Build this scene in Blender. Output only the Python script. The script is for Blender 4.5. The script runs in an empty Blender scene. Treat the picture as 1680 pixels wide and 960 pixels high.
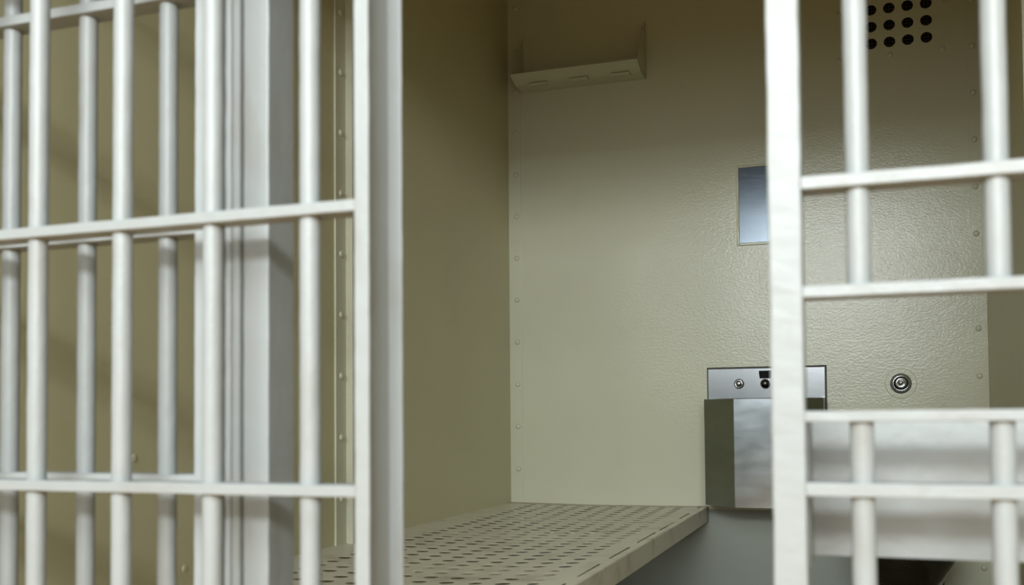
import bpy, bmesh, math, random
from mathutils import Vector, Matrix, noise

random.seed(7)
C = bpy.context.scene.collection
CAMZ = 0.79                     # eye height; measured heights below are relative to it
def zz(v): return CAMZ + v

# ------------------------------------------------------------------ materials
def nodes(name):
    m = bpy.data.materials.new(name); m.use_nodes = True
    nt = m.node_tree
    return m, nt, nt.nodes['Principled BSDF']

def paint(name, col, rough=0.4, bump=((120, 0.15, 0.002),), var=0.06, spec=0.5, dirt=None, grime=None):
    """glossy oil paint: base colour with slow tone variation, several scales of bump, optional dirt specks"""
    m, nt, b = nodes(name)
    N = nt.nodes; L = nt.links
    tc = N.new('ShaderNodeTexCoord')
    n1 = N.new('ShaderNodeTexNoise'); n1.inputs['Scale'].default_value = 3.0; n1.inputs['Detail'].default_value = 6
    L.new(tc.outputs['Object'], n1.inputs['Vector'])
    mx = N.new('ShaderNodeMix'); mx.data_type = 'RGBA'
    mx.inputs['A'].default_value = (*[c*(1-var) for c in col], 1)
    mx.inputs['B'].default_value = (*[min(1, c*(1+var)) for c in col], 1)
    L.new(n1.outputs['Fac'], mx.inputs['Factor'])
    out = mx.outputs['Result']
    if dirt:
        dcol, scale, lo, hi, amt, stretch = dirt
        mp = N.new('ShaderNodeMapping'); mp.inputs['Scale'].default_value = stretch
        L.new(tc.outputs['Object'], mp.inputs['Vector'])
        n2 = N.new('ShaderNodeTexNoise'); n2.inputs['Scale'].default_value = scale; n2.inputs['Detail'].default_value = 8
        L.new(mp.outputs['Vector'], n2.inputs['Vector'])
        mr = N.new('ShaderNodeMapRange'); mr.inputs['From Min'].default_value = lo; mr.inputs['From Max'].default_value = hi
        mr.inputs['To Max'].default_value = amt
        L.new(n2.outputs['Fac'], mr.inputs['Value'])
        m2 = N.new('ShaderNodeMix'); m2.data_type = 'RGBA'
        L.new(mr.outputs['Result'], m2.inputs['Factor']); L.new(out, m2.inputs['A'])
        m2.inputs['B'].default_value = (*dcol, 1)
        out = m2.outputs['Result']
    L.new(out, b.inputs['Base Color'])
    b.inputs['Roughness'].default_value = rough
    b.inputs['Specular IOR Level'].default_value = spec
    prev = None
    for sc, st, di in bump:
        nn = N.new('ShaderNodeTexNoise'); nn.inputs['Scale'].default_value = sc; nn.inputs['Detail'].default_value = 2
        L.new(tc.outputs['Object'], nn.inputs['Vector'])
        bp = N.new('ShaderNodeBump'); bp.inputs['Strength'].default_value = st; bp.inputs['Distance'].default_value = di
        L.new(nn.outputs['Fac'], bp.inputs['Height'])
        if prev: L.new(prev.outputs['Normal'], bp.inputs['Normal'])
        prev = bp
    if prev: L.new(prev.outputs['Normal'], b.inputs['Normal'])
    return m

def metal(name, col, rough, stretch=(1, 1, 1), scale=60, rvar=0.12, bump=0.05, cvar=0.15):
    m, nt, b = nodes(name)
    N = nt.nodes; L = nt.links
    tc = N.new('ShaderNodeTexCoord'); mp = N.new('ShaderNodeMapping'); mp.inputs['Scale'].default_value = stretch
    L.new(tc.outputs['Object'], mp.inputs['Vector'])
    n = N.new('ShaderNodeTexNoise'); n.inputs['Scale'].default_value = scale; n.inputs['Detail'].default_value = 6
    L.new(mp.outputs['Vector'], n.inputs['Vector'])
    mx = N.new('ShaderNodeMix'); mx.data_type = 'RGBA'
    mx.inputs['A'].default_value = (*[c*(1-cvar) for c in col], 1); mx.inputs['B'].default_value = (*[min(1, c*(1+cvar)) for c in col], 1)
    L.new(n.outputs['Fac'], mx.inputs['Factor']); L.new(mx.outputs['Result'], b.inputs['Base Color'])
    mr = N.new('ShaderNodeMapRange'); mr.inputs['To Min'].default_value = max(0.02, rough-rvar); mr.inputs['To Max'].default_value = rough+rvar
    L.new(n.outputs['Fac'], mr.inputs['Value']); L.new(mr.outputs['Result'], b.inputs['Roughness'])
    b.inputs['Metallic'].default_value = 1
    if bump:
        bp = N.new('ShaderNodeBump'); bp.inputs['Strength'].default_value = bump; bp.inputs['Distance'].default_value = 0.001
        L.new(n.outputs['Fac'], bp.inputs['Height']); L.new(bp.outputs['Normal'], b.inputs['Normal'])
    return m

def add_stipple(m, cx, cz, rad, scale, strength, dist):
    """thicker roller-stippled paint in a soft-edged patch of the wall"""
    nt = m.node_tree; N = nt.nodes; L = nt.links; b = N['Principled BSDF']
    src = b.inputs['Normal'].links[0].from_socket
    tc = N.new('ShaderNodeTexCoord')
    vm = N.new('ShaderNodeVectorMath'); vm.operation = 'DISTANCE'; vm.inputs[1].default_value = (cx, YB_, cz); L.new(tc.outputs['Object'], vm.inputs[0])
    mr = N.new('ShaderNodeMapRange'); mr.interpolation_type = 'SMOOTHSTEP'
    mr.inputs['From Min'].default_value = rad*0.45; mr.inputs['From Max'].default_value = rad
    mr.inputs['To Min'].default_value = strength; mr.inputs['To Max'].default_value = 0.0
    L.new(vm.outputs['Value'], mr.inputs['Value'])
    mp = N.new('ShaderNodeMapping'); mp.inputs['Scale'].default_value = (0.8, 1, 1.2); L.new(tc.outputs['Object'], mp.inputs['Vector'])
    nn = N.new('ShaderNodeTexNoise'); nn.inputs['Scale'].default_value = scale; nn.inputs['Detail'].default_value = 3; L.new(mp.outputs['Vector'], nn.inputs['Vector'])
    bp = N.new('ShaderNodeBump'); bp.inputs['Distance'].default_value = dist
    L.new(mr.outputs['Result'], bp.inputs['Strength']); L.new(nn.outputs['Fac'], bp.inputs['Height']); L.new(src, bp.inputs['Normal'])
    L.new(bp.outputs['Normal'], b.inputs['Normal'])
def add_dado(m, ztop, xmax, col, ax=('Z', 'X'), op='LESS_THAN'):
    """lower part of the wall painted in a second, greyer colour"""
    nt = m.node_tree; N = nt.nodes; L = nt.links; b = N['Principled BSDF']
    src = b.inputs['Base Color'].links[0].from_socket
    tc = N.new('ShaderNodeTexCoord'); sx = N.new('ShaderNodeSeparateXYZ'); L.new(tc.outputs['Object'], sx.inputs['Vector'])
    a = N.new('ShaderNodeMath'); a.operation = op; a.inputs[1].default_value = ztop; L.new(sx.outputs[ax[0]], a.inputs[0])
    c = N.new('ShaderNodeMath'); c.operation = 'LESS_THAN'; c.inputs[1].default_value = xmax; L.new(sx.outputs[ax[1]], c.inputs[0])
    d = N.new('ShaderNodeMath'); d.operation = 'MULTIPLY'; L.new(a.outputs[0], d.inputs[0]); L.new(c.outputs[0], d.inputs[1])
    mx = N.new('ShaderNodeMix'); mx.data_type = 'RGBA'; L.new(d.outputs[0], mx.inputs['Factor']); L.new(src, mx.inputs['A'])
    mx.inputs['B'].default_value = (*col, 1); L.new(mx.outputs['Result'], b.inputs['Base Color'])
YB_ = 3.8041
WALLC = (0.565, 0.565, 0.425)
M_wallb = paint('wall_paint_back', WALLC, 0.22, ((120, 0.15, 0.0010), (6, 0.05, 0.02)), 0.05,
                dirt=((0.30, 0.27, 0.17), 9, 0.60, 0.85, 0.10, (1, 1, 1)))
add_stipple(M_wallb, -0.16, zz(0.45), 0.95, 150, 1.0, 0.0008)
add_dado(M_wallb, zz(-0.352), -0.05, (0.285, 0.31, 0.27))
M_wall = paint('wall_paint', (0.55, 0.515, 0.32), 0.45, ((120, 0.12, 0.002), (5, 0.05, 0.02)), 0.06,
               dirt=((0.26, 0.23, 0.14), 7, 0.60, 0.85, 0.10, (1, 1, 0.6)))
M_trim = paint('trim_paint', (0.58, 0.57, 0.43), 0.38, ((90, 0.35, 0.004), (300, 0.2, 0.001)), 0.06)
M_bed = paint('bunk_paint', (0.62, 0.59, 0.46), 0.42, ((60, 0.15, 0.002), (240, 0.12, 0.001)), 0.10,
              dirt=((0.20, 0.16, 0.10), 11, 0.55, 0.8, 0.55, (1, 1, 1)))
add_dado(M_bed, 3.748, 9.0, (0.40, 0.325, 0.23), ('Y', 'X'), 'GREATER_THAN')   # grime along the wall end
M_bar = paint('bar_paint', (0.345, 0.365, 0.36), 0.42, ((55, 0.15, 0.003), (190, 0.10, 0.002)), 0.04,
              dirt=((0.22, 0.185, 0.135), 26, 0.54, 0.78, 0.42, (1, 1, 0.22)))
M_rail = paint('rail_paint', (0.345, 0.365, 0.36), 0.42, ((60, 0.25, 0.004), (200, 0.1, 0.002)), 0.04,
               dirt=((0.22, 0.18, 0.135), 30, 0.56, 0.80, 0.42, (0.4, 1, 1)))
M_steel = metal('stainless_brushed', (0.29, 0.30, 0.31), 0.20, (0.6, 1, 22), 30, 0.04, 0.0, 0.05)
M_steelf = metal('stainless_front', (0.37, 0.405, 0.43), 0.22, (1.2, 1.2, 3.0), 7, 0.07, 0.03, 0.16)
M_dark = metal('stainless_dark', (0.12, 0.12, 0.118), 0.25, (1, 1, 6), 30, 0.08, 0.03, 0.15)
M_chrome = metal('chrome', (0.40, 0.42, 0.44), 0.10, (1, 1, 1), 60, 0.04, 0.0, 0.05)
M_mirror = metal('polished_steel', (0.085, 0.10, 0.115), 0.22, (3, 1, 22), 12, 0.05, 0.02, 0.12)
M_black = paint('black_void', (0.004, 0.004, 0.004), 0.9, (), 0.0)
M_wire = metal('wire', (0.12, 0.115, 0.10), 0.35, (1, 1, 1), 80, 0.05, 0, 0.1)
M_caulk = paint('dark_sealant', (0.075, 0.072, 0.055), 0.7, ((150, 0.3, 0.002),), 0.2)
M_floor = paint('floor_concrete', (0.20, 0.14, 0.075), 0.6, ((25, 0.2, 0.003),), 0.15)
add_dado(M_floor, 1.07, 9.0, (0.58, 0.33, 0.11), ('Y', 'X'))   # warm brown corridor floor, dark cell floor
M_ceil = paint('ceiling_paint', (0.62, 0.47, 0.25), 0.6, ((60, 0.1, 0.002),), 0.05)

# ------------------------------------------------------------------ helpers
def obj(name, bm, mat, parent=None, smooth=False):
    me = bpy.data.meshes.new(name); bm.normal_update(); bm.to_mesh(me); bm.free()
    me.materials.append(mat)
    if smooth:
        for p in me.polygons: p.use_smooth = True
    o = bpy.data.objects.new(name, me); C.objects.link(o)
    if parent is not None:
        o.parent = parent
        o.matrix_parent_inverse = Matrix.Translation(-Vector(parent.location))
    return o
def thing(name, label, cat, loc, group=None):
    o = bpy.data.objects.new(name, None); C.objects.link(o); o.location = loc
    o.empty_display_size = 0.05
    o['label'] = label; o['category'] = cat
    if group: o['group'] = group
    return o
def struct(o): o['kind'] = 'structure'; return o

def box(bm, x0, x1, y0, y1, z0, z1, bev=0.0, seg=2):
    r = bmesh.ops.create_cube(bm, size=1)
    vs = r['verts']
    for v in vs:
        v.co = Vector((x0 if v.co.x < 0 else x1, y0 if v.co.y < 0 else y1, z0 if v.co.z < 0 else z1))
    if bev:
        es = list({e for v in vs for e in v.link_edges})
        bmesh.ops.bevel(bm, geom=es, offset=bev, segments=seg, profile=0.5, affect='EDGES')
    return bm
def newbox(*a, **k):
    return box(bmesh.new(), *a, **k)
def lathe(bm, prof, origin, axis='z', seg=32):
    """profile of (radius, height) spun about an axis through origin"""
    rings = []
    for r, h in prof:
        ring = []
        for i in range(seg):
            a = 2*math.pi*i/seg
            p = {'z': (r*math.cos(a), r*math.sin(a), h), '-y': (r*math.cos(a), -h, r*math.sin(a)),
                 'x': (h, r*math.cos(a), r*math.sin(a)), '-x': (-h, r*math.cos(a), r*math.sin(a))}[axis]
            ring.append(bm.verts.new(Vector(p)+Vector(origin)))
        rings.append(ring)
    for a, b in zip(rings, rings[1:]):
        for i in range(seg):
            j = (i+1) % seg
            bm.faces.new((a[i], a[j], b[j], b[i]))
    bm.faces.new(rings[0][::-1]); bm.faces.new(rings[-1])
    bmesh.ops.recalc_face_normals(bm, faces=bm.faces)
    return bm
def rod(x, y, r, z0, z1, seed):
    """painted round bar with slightly lumpy hand-brushed paint"""
    bm = bmesh.new(); seg = 20; n = max(2, int((z1-z0)/0.008)); prev = None; first = None
    for k in range(n+1):
        z = z0+(z1-z0)*k/n; ring = []
        for i in range(seg):
            a = 2*math.pi*i/seg
            w = noise.noise(Vector((math.cos(a)*0.9+seed*7.3, math.sin(a)*0.9, z*34)))*0.00045
            w += noise.noise(Vector((math.cos(a)*2+seed*3.1, math.sin(a)*2, z*110)))*0.00022
            ring.append(bm.verts.new((x+(r+w)*math.cos(a), y+(r+w)*math.sin(a), z)))
        if prev:
            for i in range(seg):
                j = (i+1) % seg
                bm.faces.new((prev[i], prev[j], ring[j], ring[i]))
        else: first = ring
        prev = ring
    bm.faces.new(first[::-1]); bm.faces.new(prev)
    return bm
def lumpy(bm, amp=0.0006, sc=40, sub=0.012, axis=None):
    """subdivide long edges and nudge vertices: brushed-on paint edges"""
    for _ in range(8):
        es = [e for e in bm.edges if e.calc_length() > sub*2]
        if not es or len(bm.verts) > 9000: break
        bmesh.ops.subdivide_edges(bm, edges=es, cuts=1, use_grid_fill=True)
    for v in bm.verts:
        d = noise.noise_vector(v.co*sc)
        v.co += d*amp
    return bm
def flat_bar(x0, x1, y0, y1, z0, z1, bev=0.0012, amp=0.0005):
    """long bar sliced along its longest side, edges softened, surface lumpy"""
    bm = newbox(x0, x1, y0, y1, z0, z1, bev=bev, seg=2)
    d = [(x1-x0), (y1-y0), (z1-z0)]; ax = d.index(max(d)); lo = [x0, y0, z0][ax]; n = int(d[ax]/0.012)
    no = Vector((0, 0, 0)); no[ax] = 1
    for k in range(1, n):
        co = Vector((0, 0, 0)); co[ax] = lo+d[ax]*k/n
        bmesh.ops.bisect_plane(bm, geom=bm.verts[:]+bm.edges[:]+bm.faces[:], plane_co=co, plane_no=no)
    for v in bm.verts:
        v.co += noise.noise_vector(v.co*38)*amp
    return bm
def dome(center, axis, r, h, seg=14):
    prof = [(r, 0)]+[(r*math.cos(t*math.pi/2), h*math.sin(t*math.pi/2)+0.0005) for t in (0.02, 0.25, 0.5, 0.75, 0.95)]
    return lathe(bmesh.new(), prof, center, axis, seg)

RIV = {}
def rivet(center, axis, r, h, parent, mat):
    """shared dome mesh, one object per rivet"""
    key = (axis, r, h, mat.name)
    if key not in RIV:
        o = obj('rivet', dome((0, 0, 0), axis, r, h), mat, None, True)
        RIV[key] = o.data
    else:
        o = bpy.data.objects.new('rivet', RIV[key]); C.objects.link(o)
    o.parent = parent
    o.location = Vector(center)-Vector(parent.location)
    return o

def holed_sheet(bm, xs, ys, r, t, fz, seg=16, skip=None):
    """plate in the local x/y plane: one square cell with a round hole per lattice point. fz(x,y,depth)->3D point"""
    px = xs[1]-xs[0]; py = ys[1]-ys[0]
    cache = {}
    def V(x, y, d):
        k = (round(x, 5), round(y, 5), d)
        if k not in cache: cache[k] = bm.verts.new(fz(x, y, d))
        return cache[k]
    for cx in xs:
        for cy in ys:
            top_o, top_i, bot_o, bot_i, chm = [], [], [], [], []
            for i in range(seg):
                a = 2*math.pi*i/seg
                ca, sa = math.cos(a), math.sin(a)
                m = max(abs(ca), abs(sa))
                ox, oy = cx+ca/m*px/2, cy+sa/m*py/2
                top_o.append(V(ox, oy, 0)); bot_o.append(V(ox, oy, t))
                rr = r
                if skip and (cx, cy) in skip:      # paint partly bridging the hole
                    rr = r*skip[(cx, cy)](a)
                top_i.append(V(cx+(rr+0.0004)*ca, cy+(rr+0.0004)*sa, 0.0))
                chm.append(V(cx+rr*ca, cy+rr*sa, 0.0003)); bot_i.append(V(cx+rr*ca, cy+rr*sa, t))
            for i in range(seg):
                j = (i+1) % seg
                bm.faces.new((top_o[i], top_o[j], top_i[j], top_i[i]))
                bm.faces.new((top_i[i], top_i[j], chm[j], chm[i]))
                bm.faces.new((chm[i], chm[j], bot_i[j], bot_i[i]))
                bm.faces.new((bot_o[j], bot_o[i], bot_i[i], bot_i[j]))
    return V

# ------------------------------------------------------------------ room shell
XL, XR, YB, CEIL = -1.3453, 0.4045, 3.8041, 2.62
YG = 1.06                                          # face of the fixed barred front
HEAD = 1.96
# vent grid on the back wall
VX = [0.1055+0.0615*k for k in (-2, -1, 0, 1, 2)]
VZ = [zz(1.4545+0.0613*k) for k in (-2, -1, 0, 1, 2)]
vx0, vx1 = VX[0]-0.03075, VX[-1]+0.03075
vz0, vz1 = VZ[0]-0.03065, VZ[-1]+0.03065

struct(obj('floor', newbox(-4.2, 3.2, -3.6, 3.95, -0.08, 0.0), M_floor))
struct(obj('ceiling', newbox(XL-0.1, XR+0.1, YG-0.04, 3.95, CEIL, CEIL+0.08), M_ceil))
wl = struct(obj('wall_left', newbox(XL-0.1, XL, YG+0.1, 3.95, 0, CEIL), M_wall))
wr = struct(obj('wall_right', newbox(XR, XR+0.1, YG-0.04, 3.95, 0, CEIL), M_wall))
bm = bmesh.new()
bmh = []
for a in ((XL, vx0, 0, CEIL), (vx1, XR, 0, CEIL), (vx0, vx1, 0, vz0), (vx0, vx1, vz1, CEIL)):
    box(bm, a[0], a[1], YB, YB+0.1, a[2], a[3])
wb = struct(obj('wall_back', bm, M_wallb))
# left wall carries on in front of the cell front (neighbouring partition)
bm = bmesh.new()
for a in ((-2.6, 2.4, HEAD, CEIL), (-2.6, XL-0.0005, 0, HEAD), (XR+0.0005, 2.4, 0, HEAD)):
    box(bm, a[0], a[1], YG-0.0 if a[2] == 0 else YG-0.02, YG+0.10, a[2], a[3])
struct(obj('wall_front', bm, M_bar))

# rivets directly in the left wall, low by the bunk
for y, z in ((1.7635, -0.3106+0.0), (1.6088, -0.075)):
    rivet((XL, y, zz(z)), 'x', 0.0085, 0.002, wl, M_wall)
# small loose rivet heads on the back wall beside the vent
# corner angles on the back wall, one rivet row each
tl = struct(obj('trim_1', newbox(XL, XL+0.052, YB-0.0022, YB, 0, CEIL, bev=0.0006), M_wallb))
for k in range(-4, 11):
    rivet((-1.3125, YB-0.0022, zz(-0.04+0.1688*k)), '-y', 0.0105, 0.0065, tl, M_wallb)
tr = struct(obj('trim_2', newbox(XR-0.046, XR, YB-0.0022, YB, 0, CEIL, bev=0.0006), M_wallb))
for k in range(-4, 9):
    rivet((0.3752, YB-0.0022, zz(0.1274+0.165*k)), '-y', 0.0105, 0.0065, tr, M_wallb)
# standing angle iron on the left wall
def angle(name, xw, s, y0, y1, proj, mat):
    bm = bmesh.new()
    a, b = sorted((xw, xw+s*0.006)); box(bm, a, b, y0, y1, 0, CEIL, bev=0.001)
    a, b = sorted((xw, xw+s*proj)); box(bm, a, b, y1-0.001, y1+0.007, 0, CEIL, bev=0.001)
    return struct(obj(name, bm, mat))
ta = angle('trim_3', XL, 1, 2.388, 2.444, 0.0255, M_trim)
for k in range(-5, 10):
    rivet((XL+0.006, 2.415, zz(0.1136+0.1659*k)), 'x', 0.0095, 0.006, ta, M_trim)
tb = angle('trim_4', XR, -1, 2.644, 2.70, 0.0255, M_trim)
for k in range(-5, 10):
    rivet((XR-0.006, 2.671, zz(0.1136+0.1659*k)), '-x', 0.0095, 0.006, tb, M_trim)

# ------------------------------------------------------------------ vent in the back wall
v = thing('wall_vent', 'square air vent of round black holes high on the back wall', 'vent', (0.1055, YB, zz(1.4545)))
bm = bmesh.new()
holed_sheet(bm, VX, VZ, 0.0195, 0.004, lambda x, y, d: (x, YB-0.0004+d, y), seg=24)
bmesh.ops.recalc_face_normals(bm, faces=bm.faces)
vp = obj('vent_plate', bm, M_wallb, v)
bm = bmesh.new()
for a in ((vx0, vx1, YB+0.094, YB+0.098, vz0, vz1), (vx0, vx0+0.002, YB+0.005, YB+0.094, vz0, vz1), (vx1-0.002, vx1, YB+0.005, YB+0.094, vz0, vz1),
          (vx0, vx1, YB+0.005, YB+0.094, vz0, vz0+0.002), (vx0, vx1, YB+0.005, YB+0.094, vz1-0.002, vz1)):
    box(bm, *a)
obj('vent_duct', bm, M_black, v)
bm = bmesh.new()
n = 26
for k in range(1, n):
    x = vx0+(vx1-vx0)*k/n; box(bm, x-0.0007, x+0.0007, YB+0.0105, YB+0.0119, vz0+0.003, vz1-0.003)
    z = vz0+(vz1-vz0)*k/n; box(bm, vx0+0.003, vx1-0.003, YB+0.0119, YB+0.0133, z-0.0007, z+0.0007)
obj('wire_mesh', bm, M_wire, v)
for dx in (-0.174, 0, 0.174):
    for dz in (-0.17, 0, 0.17):
        if dx or dz:
            rivet((0.1055+dx, YB, zz(1.4545+dz)), '-y', 0.0105, 0.0035, v, M_wallb)

# ------------------------------------------------------------------ corner shelf
sx0, sx1, szb, szt = -1.2805, -0.7795, zz(1.302), zz(1.526)
s = thing('corner_shelf', 'painted sheet metal shelf high in the corner above the bunk', 'shelf', ((sx0+sx1)/2, YB, szb))
def shz(y):   # underside: flat, then a front lip bent up
    return szb if y > 3.712 else szb+(3.712-y)*0.34
bm = bmesh.new()
prof = [(YB-0.0005, szb), (3.712, szb), (3.645, shz(3.645))]
top = [(y, z+0.003) for y, z in prof]
loop = prof+top[::-1]
va = [bm.verts.new((sx0, y, z)) for y, z in loop]; vb = [bm.verts.new((sx1, y, z)) for y, z in loop]
bm.faces.new(va); bm.faces.new(vb[::-1])
for i in range(len(loop)):
    j = (i+1) % len(loop); bm.faces.new((va[j], va[i], vb[i], vb[j]))
bmesh.ops.recalc_face_normals(bm, faces=bm.faces)
sp = obj('shelf_plate', bm, M_wallb, s)
for X, d in ((sx0, 1), (sx1, -1)):
    bm = bmesh.new()
    a, b = sorted((X, X+d*0.003))
    tri = [(YB-0.0005, szt), (YB-0.0005, szb-0.001), (3.712, szb-0.001), (3.645, shz(3.645)), (3.655, shz(3.645)+0.012)]
    q0 = [bm.verts.new((a, y, z)) for y, z in tri]; q1 = [bm.verts.new((b, y, z)) for y, z in tri]
    bm.faces.new(q0); bm.faces.new(q1[::-1])
    for i in range(len(tri)):
        j = (i+1) % len(tri); bm.faces.new((q0[j], q0[i], q1[i], q1[j]))
    a, b = sorted((X, X+d*0.036)); box(bm, a, b, YB-0.0032, YB-0.0002, szb, szt, bev=0.0008)   # wall tab
    bmesh.ops.recalc_face_normals(bm, faces=bm.faces)
    e = obj('end_bracket', bm, M_wallb, s)
    rivet((X+d*0.020, YB-0.0032, szt-0.024), '-y', 0.0095, 0.004, e, M_wallb)
for cx in (-1.186, -1.022, -0.858):                # three pressed louvres in the underside
    bm = bmesh.new()
    y0, y1 = 3.700, 3.742
    P = [(cx-0.036, y0), (cx+0.036, y0), (cx+0.042, y1), (cx-0.042, y1)]
    vb_ = [bm.verts.new((x, y, szb)) for x, y in P]
    vt_ = [bm.verts.new((x*0.94+cx*0.06, y, szb-(0.009 if y < 3.71 else 0.0015))) for x, y in P]
    for i in range(4):
        j = (i+1) % 4; bm.faces.new((vb_[i], vb_[j], vt_[j], vt_[i]))
    bm.faces.new(vt_)
    bmesh.ops.recalc_face_normals(bm, faces=bm.faces)
    obj('louvre', bm, M_wallb, sp)

# ------------------------------------------------------------------ bunk
BX0, BX1, BY0, BY1, BZ = XL, -0.5625, 1.80, YB, zz(-0.3405)
bk = thing('bunk', 'wall-mounted steel bunk with perforated top along the left wall', 'bunk', ((BX0+BX1)/2, (BY0+BY1)/2, BZ))
bxs = [-1.2295+0.0633*k for k in range(10)]
bys = [3.728-0.0622*k for k in range(30)][::-1]
bx_c = (BX0+BX1)/2; bx_h = (BX1-BX0)/2
def sag(x, y, d):
    u = max(0, 1-((x-bx_c)/bx_h)**2)
    w = max(0, min(1, (BY1-y)/0.8)); w = 0.30+0.70*(w*w*(3-2*w))
    return (x, y, BZ-d-0.012*u*w+noise.noise(Vector((x*4, y*3, 1)))*0.0012)
clog = {}
for cx in bxs:
    for cy in bys:
        if random.random() < 0.09:
            ph, am = random.uniform(0, 6.28), random.uniform(0.3, 0.75)
            clog[(cx, cy)] = (lambda a, ph=ph, am=am: 1-am*(0.5+0.5*math.cos(a-ph))**1.5*(0.75+0.25*math.sin(5*a+ph)))
bm = bmesh.new()
V = holed_sheet(bm, bxs, bys, 0.0168, 0.0009, sag, seg=16, skip=clog)
hx, hy = 0.0633/2, 0.0622/2
ex0, ex1, ey0, ey1 = bxs[0]-hx, bxs[-1]+hx, bys[0]-hy, bys[-1]+hy
def quad(x0, x1, y0, y1):
    bm.faces.new((V(x0, y0, 0), V(x1, y0, 0), V(x1, y1, 0), V(x0, y1, 0)))
ygrid = [BY0]+[ey0+0.0622*k/2 for k in range(0, 61)]+[BY1]
slots = [(2.37, 2.58), (2.68, 2.91), (2.987, 3.21), (3.312, 3.525), (3.70, 3.79), (2.07, 2.28), (1.83, 1.98)]
xg = [ex1, -0.595, -0.5895, -0.5828, -0.577, BX1]
for a, b in zip(ygrid, ygrid[1:]):
    quad(BX0, ex0, a, b)
    for k, (p, q) in enumerate(zip(xg, xg[1:])):
        mid = (a+b)/2
        if k == 2 and any(s0 < mid < s1 for s0, s1 in slots):   # stitch gap: a shallow groove
            for (g0, g1) in ((p, q),):
                c = [Vector(sag(g, yy, 0))-Vector((0, 0, 0.003)) for g, yy in ((p, a), (q, a), (q, b), (p, b))]
                vs = [bm.verts.new(x) for x in c]; bm.faces.new(vs)
            continue
        quad(p, q, a, b)
for s0, s1 in ((BY0, ey0), (ey1, BY1)):
    for k in range(10):
        quad(bxs[k]-hx, bxs[k]+hx, s0, s1)
bmesh.ops.recalc_face_normals(bm, faces=bm.faces)
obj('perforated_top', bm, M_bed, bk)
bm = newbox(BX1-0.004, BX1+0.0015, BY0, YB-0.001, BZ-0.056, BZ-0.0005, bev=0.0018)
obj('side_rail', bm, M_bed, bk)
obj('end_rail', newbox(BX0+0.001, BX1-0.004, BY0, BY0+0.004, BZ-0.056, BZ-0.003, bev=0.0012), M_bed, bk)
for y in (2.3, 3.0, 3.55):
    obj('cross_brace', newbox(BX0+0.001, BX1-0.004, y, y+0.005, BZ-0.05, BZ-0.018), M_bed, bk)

# ------------------------------------------------------------------ stainless wash basin
LX0, LX1 = -0.5545, -0.137
LC = (LX0+LX1)/2
wb_ = thing('wall_mounted_basin', 'stainless steel wash basin with faceted front on the back wall beside the bunk', 'sink', (LC, YB, zz(-0.324)))
obj('sealant', newbox(LX0-0.006, LX1+0.007, YB-0.003, YB-0.0002, zz(-0.02), zz(0.178), bev=0.001), M_caulk, wb_)
bm = bmesh.new()
# back panel with a tapered slot for the spout recess
zb0, zb1 = zz(0.0595), zz(0.170)
yp0, yp1 = YB-0.012, YB-0.0032
nx0t, nx1t, nx0b, nx1b, nz0, nz1 = LC-0.024, LC+0.024, LC-0.0205, LC+0.0205, zz(0.133), zz(0.1615)
pts = [(LX0, zb0), (LX1, zb0), (LX1, zb1), (LX0, zb1)]; inn = [(nx0b, nz0), (nx1b, nz0), (nx1t, nz1), (nx0t, nz1)]
F = [bm.verts.new((x, yp0, z)) for x, z in pts]; G = [bm.verts.new((x, yp0, z)) for x, z in inn]
B = [bm.verts.new((x, yp1, z)) for x, z in pts]; H = [bm.verts.new((x, yp1, z)) for x, z in inn]
for i in range(4):
    j = (i+1) % 4
    bm.faces.new((F[i], F[j], G[j], G[i])); bm.faces.new((B[j], B[i], H[i], H[j])); bm.faces.new((F[j], F[i], B[i], B[j])); bm.faces.new((G[i], G[j], H[j], H[i]))
bmesh.ops.recalc_face_normals(bm, faces=bm.faces)
bp = obj('back_panel', bm, M_steel, wb_)
obj('spout_recess', newbox(LC-0.026, LC+0.026, YB-0.0031, YB-0.0026, zz(0.131), zz(0.1635)), M_black, bp)
# faceted body, hollow on top
def plan(o=0.0):
    ys, yf = 3.676, 3.579
    return [(LX0+o, YB-0.001-o), (LX0+o, ys+o*0.4), (-0.4385+o*0.6, yf+o), (2*LC+0.4385-o*0.6, yf+o), (LX1-o, ys+o*0.4), (LX1-o, YB-0.001-o)]
bm = bmesh.new()
zt, zbm = zz(0.0575), zz(-0.324)
rings = [[bm.verts.new((x, y, z)) for x, y in plan(o)] for o, z in ((0.0, zbm), (0.0, zt), (0.014, zt), (0.03, zt-0.09), (0.10, zt-0.13))]
for a, b in zip(rings, rings[1:]):
    for i in range(6):
        j = (i+1) % 6; bm.faces.new((a[i], a[j], b[j], b[i]))
bm.faces.new(rings[0][::-1]); bm.faces.new(rings[-1])
bmesh.ops.recalc_face_normals(bm, faces=bm.faces)
es = [e for e in bm.edges if abs(e.verts[0].co.x-e.verts[1].co.x) < 1e-5 and abs(e.verts[0].co.y-e.verts[1].co.y) < 1e-5 and e.verts[0].co.y < 3.7]
es += [e for e in bm.edges if abs(e.verts[0].co.z-zt) < 1e-5 and abs(e.verts[1].co.z-zt) < 1e-5 and e.verts[0].co.y < 3.7 and e.verts[1].co.y < 3.7]
bmesh.ops.bevel(bm, geom=es, offset=0.0025, segments=2, profile=0.5, affect='EDGES')
obj('basin_body', bm, M_steelf, wb_)
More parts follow.
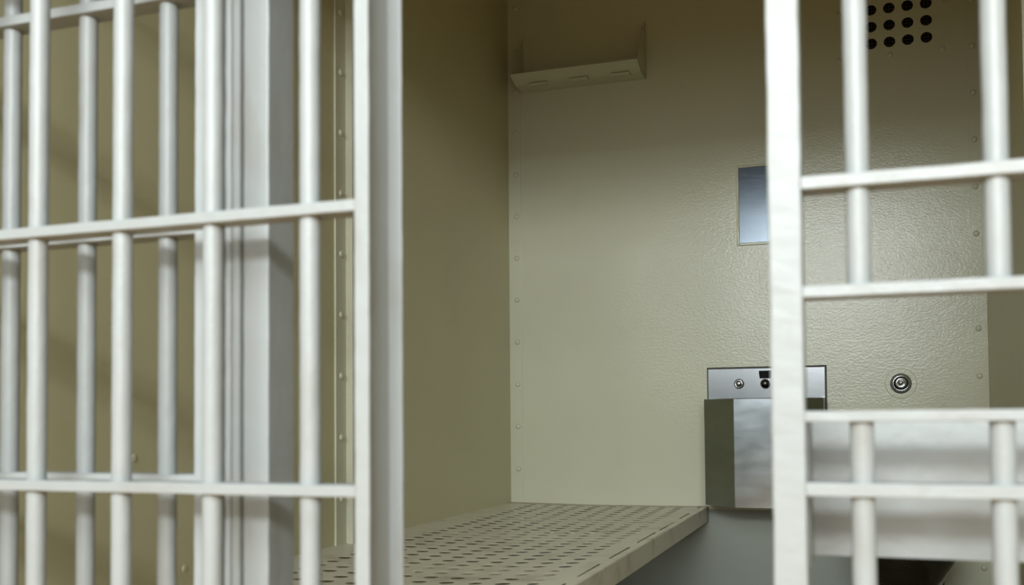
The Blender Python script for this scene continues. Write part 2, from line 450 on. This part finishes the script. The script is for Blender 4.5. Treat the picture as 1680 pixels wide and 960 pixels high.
for dx in (-0.0955, 0.0955):
    b_ = obj('push_button', lathe(bmesh.new(), [(0.0165, 0), (0.0165, 0.004), (0.0145, 0.0065), (0.0115, 0.0065), (0.0112, 0.0045), (0.0098, 0.0045), (0.0098, 0.012), (0.008, 0.0145), (0.003, 0.015)], (LC+dx, yp0, zz(0.1145)), '-y', 28), M_chrome, wb_, True)
    obj('button_collar', lathe(bmesh.new(), [(0.0185, 0), (0.0185, 0.0015), (0.0166, 0.0025)], (LC+dx, yp0, zz(0.1145)), '-y', 28), M_caulk, b_, True)
obj('bubbler', lathe(bmesh.new(), [(0.014, 0), (0.0165, 0.006), (0.0172, 0.012), (0.0150, 0.020), (0.009, 0.026), (0.003, 0.028)], (LC, yp0, zz(0.1135)), '-y', 28), M_dark, wb_, True)

# ------------------------------------------------------------------ steel mirror
mz0, mz1, mx0, mx1 = zz(0.639), zz(0.922), -0.4325, -0.217
mi = thing('steel_mirror', 'small polished steel mirror plate on the back wall above the basin', 'mirror', ((mx0+mx1)/2, YB, (mz0+mz1)/2))
obj('mirror_plate', newbox(mx0, mx1, YB-0.0045, YB-0.0002, mz0, mz1, bev=0.0008), M_mirror, mi)
bm = bmesh.new()
for a in ((mx0-0.009, mx0, mz0-0.009, mz1+0.009), (mx1, mx1+0.009, mz0-0.009, mz1+0.009), (mx0, mx1, mz0-0.009, mz0), (mx0, mx1, mz1, mz1+0.009)):
    box(bm, a[0], a[1], YB-0.006, YB-0.0002, a[2], a[3], bev=0.002)
lumpy(bm, 0.0012, 60, 0.02)
obj('paint_bead', bm, M_wallb, mi)

# ------------------------------------------------------------------ flush button in wall
fl = thing('wall_mounted_flush_button', 'round chrome push button set in the back wall above the toilet', 'flush button', (0.1202, YB, zz(0.1068)))
obj('wall_plate', lathe(bmesh.new(), [(0.0535, 0), (0.0535, 0.001), (0.051, 0.002), (0.030, 0.002)], (0.1202, YB-0.0002, zz(0.1068)), '-y', 40), M_wallb, fl, False)
obj('chipped_ring', lathe(bmesh.new(), [(0.036, 0), (0.036, 0.0006), (0.033, 0.0009), (0.02, 0.0009)], (0.1202, YB-0.0021, zz(0.1058)), '-y', 36), M_caulk, fl)
obj('button_housing', lathe(bmesh.new(), [(0.032, 0), (0.032, 0.006), (0.0275, 0.013), (0.0235, 0.013), (0.0225, 0.009)], (0.1202, YB-0.0028, zz(0.1068)), '-y', 36), M_chrome, fl, True)
obj('button_cap', lathe(bmesh.new(), [(0.0195, 0), (0.0195, 0.014), (0.018, 0.016), (0.011, 0.0162), (0.010, 0.0150), (0.008, 0.0150), (0.0065, 0.019), (0.002, 0.0195)], (0.1202, YB-0.011, zz(0.1075)), '-y', 32), M_chrome, fl, True)

# ------------------------------------------------------------------ toilet
TX = 0.106
t = thing('toilet', 'dark stainless steel toilet on the floor by the back wall', 'toilet', (TX, 3.45, 0))
prof = [(0.105, zz(-0.56)), (0.125, zz(-0.515)), (0.150, zz(-0.475)), (0.166, zz(-0.44)), (0.172, zz(-0.405)), (0.174, zz(-0.385)), (0.166, zz(-0.380)), (0.135, zz(-0.381)), (0.12, zz(-0.40)), (0.10, zz(-0.46)), (0.06, zz(-0.51))]
bm = lathe(bmesh.new(), prof, (0, 0, 0), 'z', 40)
for v_ in bm.verts:
    v_.co.y *= 1.22; v_.co += Vector((TX, 3.46, 0))
obj('bowl', bm, M_dark, t, True)
bm = newbox(TX-0.124, TX+0.124, 3.50, YB-0.002, 0.0, zz(-0.44), bev=0.012, seg=3)
obj('pedestal', bm, M_dark, t)
obj('foot', lathe(bmesh.new(), [(0.12, 0), (0.115, 0.06), (0.10, 0.15), (0.106, zz(-0.55))], (TX, 3.47, 0), 'z', 36), M_dark, t, True)

# ------------------------------------------------------------------ barred front, fixed left panel
YF = YG; YFC = YG+0.018; BR = 0.0119
RAILS = [0.03, 0.40, None, None, None, 1.64, 1.95]
lp = thing('fixed_bar_panel', 'fixed white barred panel with jamb post standing behind the sliding door', 'bars', (-1.1, YFC, 0))
fx = [-0.7879-0.1204*k for k in range(0, 4)]
for i, q in enumerate(fx):
    obj('bar', rod(q*YFC, YFC, BR, 0.0, HEAD-0.002, i+1), M_bar, lp, True)
FRL = [0.03, 0.38, zz(-0.0762), zz(0.2409), zz(0.547), 1.68, 1.93]
for z in FRL:
    obj('rail', flat_bar(XL+0.002, -0.792, YF, YF+0.036, z-0.0065, z+0.0065), M_rail, lp)
obj('end_stile', flat_bar(-0.7945, -0.7575, YF-0.001, YF+0.034, 0, HEAD-0.002), M_bar, lp)
obj('stop_strip', flat_bar(-0.7540, -0.7440, YF+0.004, YF+0.03, 0, HEAD-0.002, bev=0.003), M_bar, lp)
obj('stop_strip', flat_bar(-0.7405, -0.7290, YF, YF+0.03, 0, HEAD-0.002, bev=0.003), M_bar, lp)
obj('jamb_post', flat_bar(-0.7265, -0.6905, YF+0.004, YF+0.064, 0, HEAD-0.002, bev=0.002), M_bar, lp)

# ------------------------------------------------------------------ barred front, fixed right panel with food slot
rp = thing('slotted_bar_panel', 'fixed white barred panel with food slot and wide end post on the right', 'bars', (0.16, YFC, 0))
obj('end_post', flat_bar(-0.0915, -0.0580, YF, YF+0.036, 0, HEAD-0.002, bev=0.0025, amp=0.0007), M_bar, rp)
rx = [-0.0037, 0.1254, 0.2545, 0.3820]
zs0, zs1 = zz(-0.0023), zz(0.1246)                 # slot rails
for i, x in enumerate(rx):
    obj('bar', rod(x, YFC, BR, zs1, HEAD-0.002, 20+i), M_bar, rp, True)
    obj('bar', rod(x, YFC, BR, 0.0, zs0, 30+i), M_bar, rp, True)
for z, h in ((0.03, .0065), (0.38, .0065), (zz(-0.0762), .0068), (zs0, .0056), (zs1, .006), (zz(0.2364), .0066), (zz(0.547), .0065), (1.68, .0065), (1.93, .0065)):
    obj('rail', flat_bar(-0.0585, XR-0.001, YF, YF+0.036, z-h, z+h), M_rail, rp)
bm = bmesh.new()                                   # sheet metal tray housing fixed behind the slot
box(bm, -0.0605, 0.40, 1.198, 1.201, zz(-0.160), zz(-0.004))
box(bm, -0.0605, -0.0575, 1.0955, 1.198, zz(-0.160), zz(-0.004))
box(bm, 0.397, 0.40, 1.0955, 1.198, zz(-0.160), zz(-0.004))
obj('slot_housing', bm, M_rail, rp)

# ------------------------------------------------------------------ sliding door, open to the left
YD = 0.975; YDC = YD+0.018
sd = thing('sliding_door', 'white barred cell door slid open to the left, nearest the camera', 'door', (-0.9, YDC, 0.02))
bm = bmesh.new()
box(bm, -0.5248, -0.5198, YD, 1.0545, 0.02, HEAD-0.03, bev=0.0012)
box(bm, -0.5248, -0.5069, YD, YD+0.005, 0.02, HEAD-0.03, bev=0.0012)
box(bm, -0.5248, -0.5030, 1.0495, 1.0545, 0.02, HEAD-0.03, bev=0.0012)
for k in range(1, 160):
    z = 0.02+(HEAD-0.05)*k/160
    bmesh.ops.bisect_plane(bm, geom=bm.verts[:]+bm.edges[:]+bm.faces[:], plane_co=(0, 0, z), plane_no=(0, 0, 1))
for v_ in bm.verts: v_.co += noise.noise_vector(v_.co*38)*0.0005
obj('channel_stile', bm, M_bar, sd)
for i, q in enumerate([-0.5936-0.1304*k for k in range(0, 8)]):
    obj('bar', rod(q*YDC, YDC, BR, 0.04, HEAD-0.04, 50+i), M_bar, sd, True)
for z in (0.05, 0.38, zz(-0.0799), zz(0.2330), zz(0.60), 1.66, HEAD-0.045):
    obj('rail', flat_bar(-1.62, -0.5240, YD, YD+0.036, z-0.0064, z+0.0064), M_rail, sd)

# ------------------------------------------------------------------ light
def area(name, loc, rot, sx, sy, power, col):
    l = bpy.data.lights.new(name, 'AREA'); l.shape = 'RECTANGLE'; l.size = sx; l.size_y = sy; l.energy = power; l.color = col
    o = bpy.data.objects.new(name, l); C.objects.link(o); o.location = loc; o.rotation_euler = rot
    return o
area('corridor_window_light', (-0.3, -3.0, 3.4), (math.radians(90), 0, 0), 4.0, 3.8, 335, (0.94, 1.0, 1.02))
area('corridor_strip_light', (0.7, -2.95, 2.36), (math.radians(90), 0, 0), 3.6, 0.45, 172, (0.94, 1.0, 1.02))
w = bpy.data.worlds.new('World'); bpy.context.scene.world = w; w.use_nodes = True
w.node_tree.nodes['Background'].inputs['Color'].default_value = (0.88, 0.92, 0.76, 1)
w.node_tree.nodes['Background'].inputs['Strength'].default_value = 0.28

# ------------------------------------------------------------------ camera
cam = bpy.data.cameras.new('Camera'); co = bpy.data.objects.new('Camera', cam); C.objects.link(co)
W, PPX, PPY, FPX = 1680.0, 852.0, 629.0, 1651.0
y_ = Vector((1420-PPX, -(679-PPY), -FPX)).normalized()
x_ = -Vector((-3950-PPX, -(722-PPY), -FPX)); x_ = (x_-y_*x_.dot(y_)).normalized()
z_ = x_.cross(y_)
co.matrix_world = Matrix.Translation((0, 0, CAMZ)) @ Matrix((x_, y_, z_)).to_4x4()
cam.sensor_width = 36; cam.lens = FPX/W*36; cam.shift_x = (840-PPX)/W; cam.shift_y = (PPY-480)/W
cam.clip_start = 0.02
cam.dof.use_dof = True; cam.dof.focus_distance = 3.4; cam.dof.aperture_fstop = 4.2
sc = bpy.context.scene
sc.camera = co
sc.view_settings.view_transform = 'Standard'
sc.view_settings.exposure = 0.0
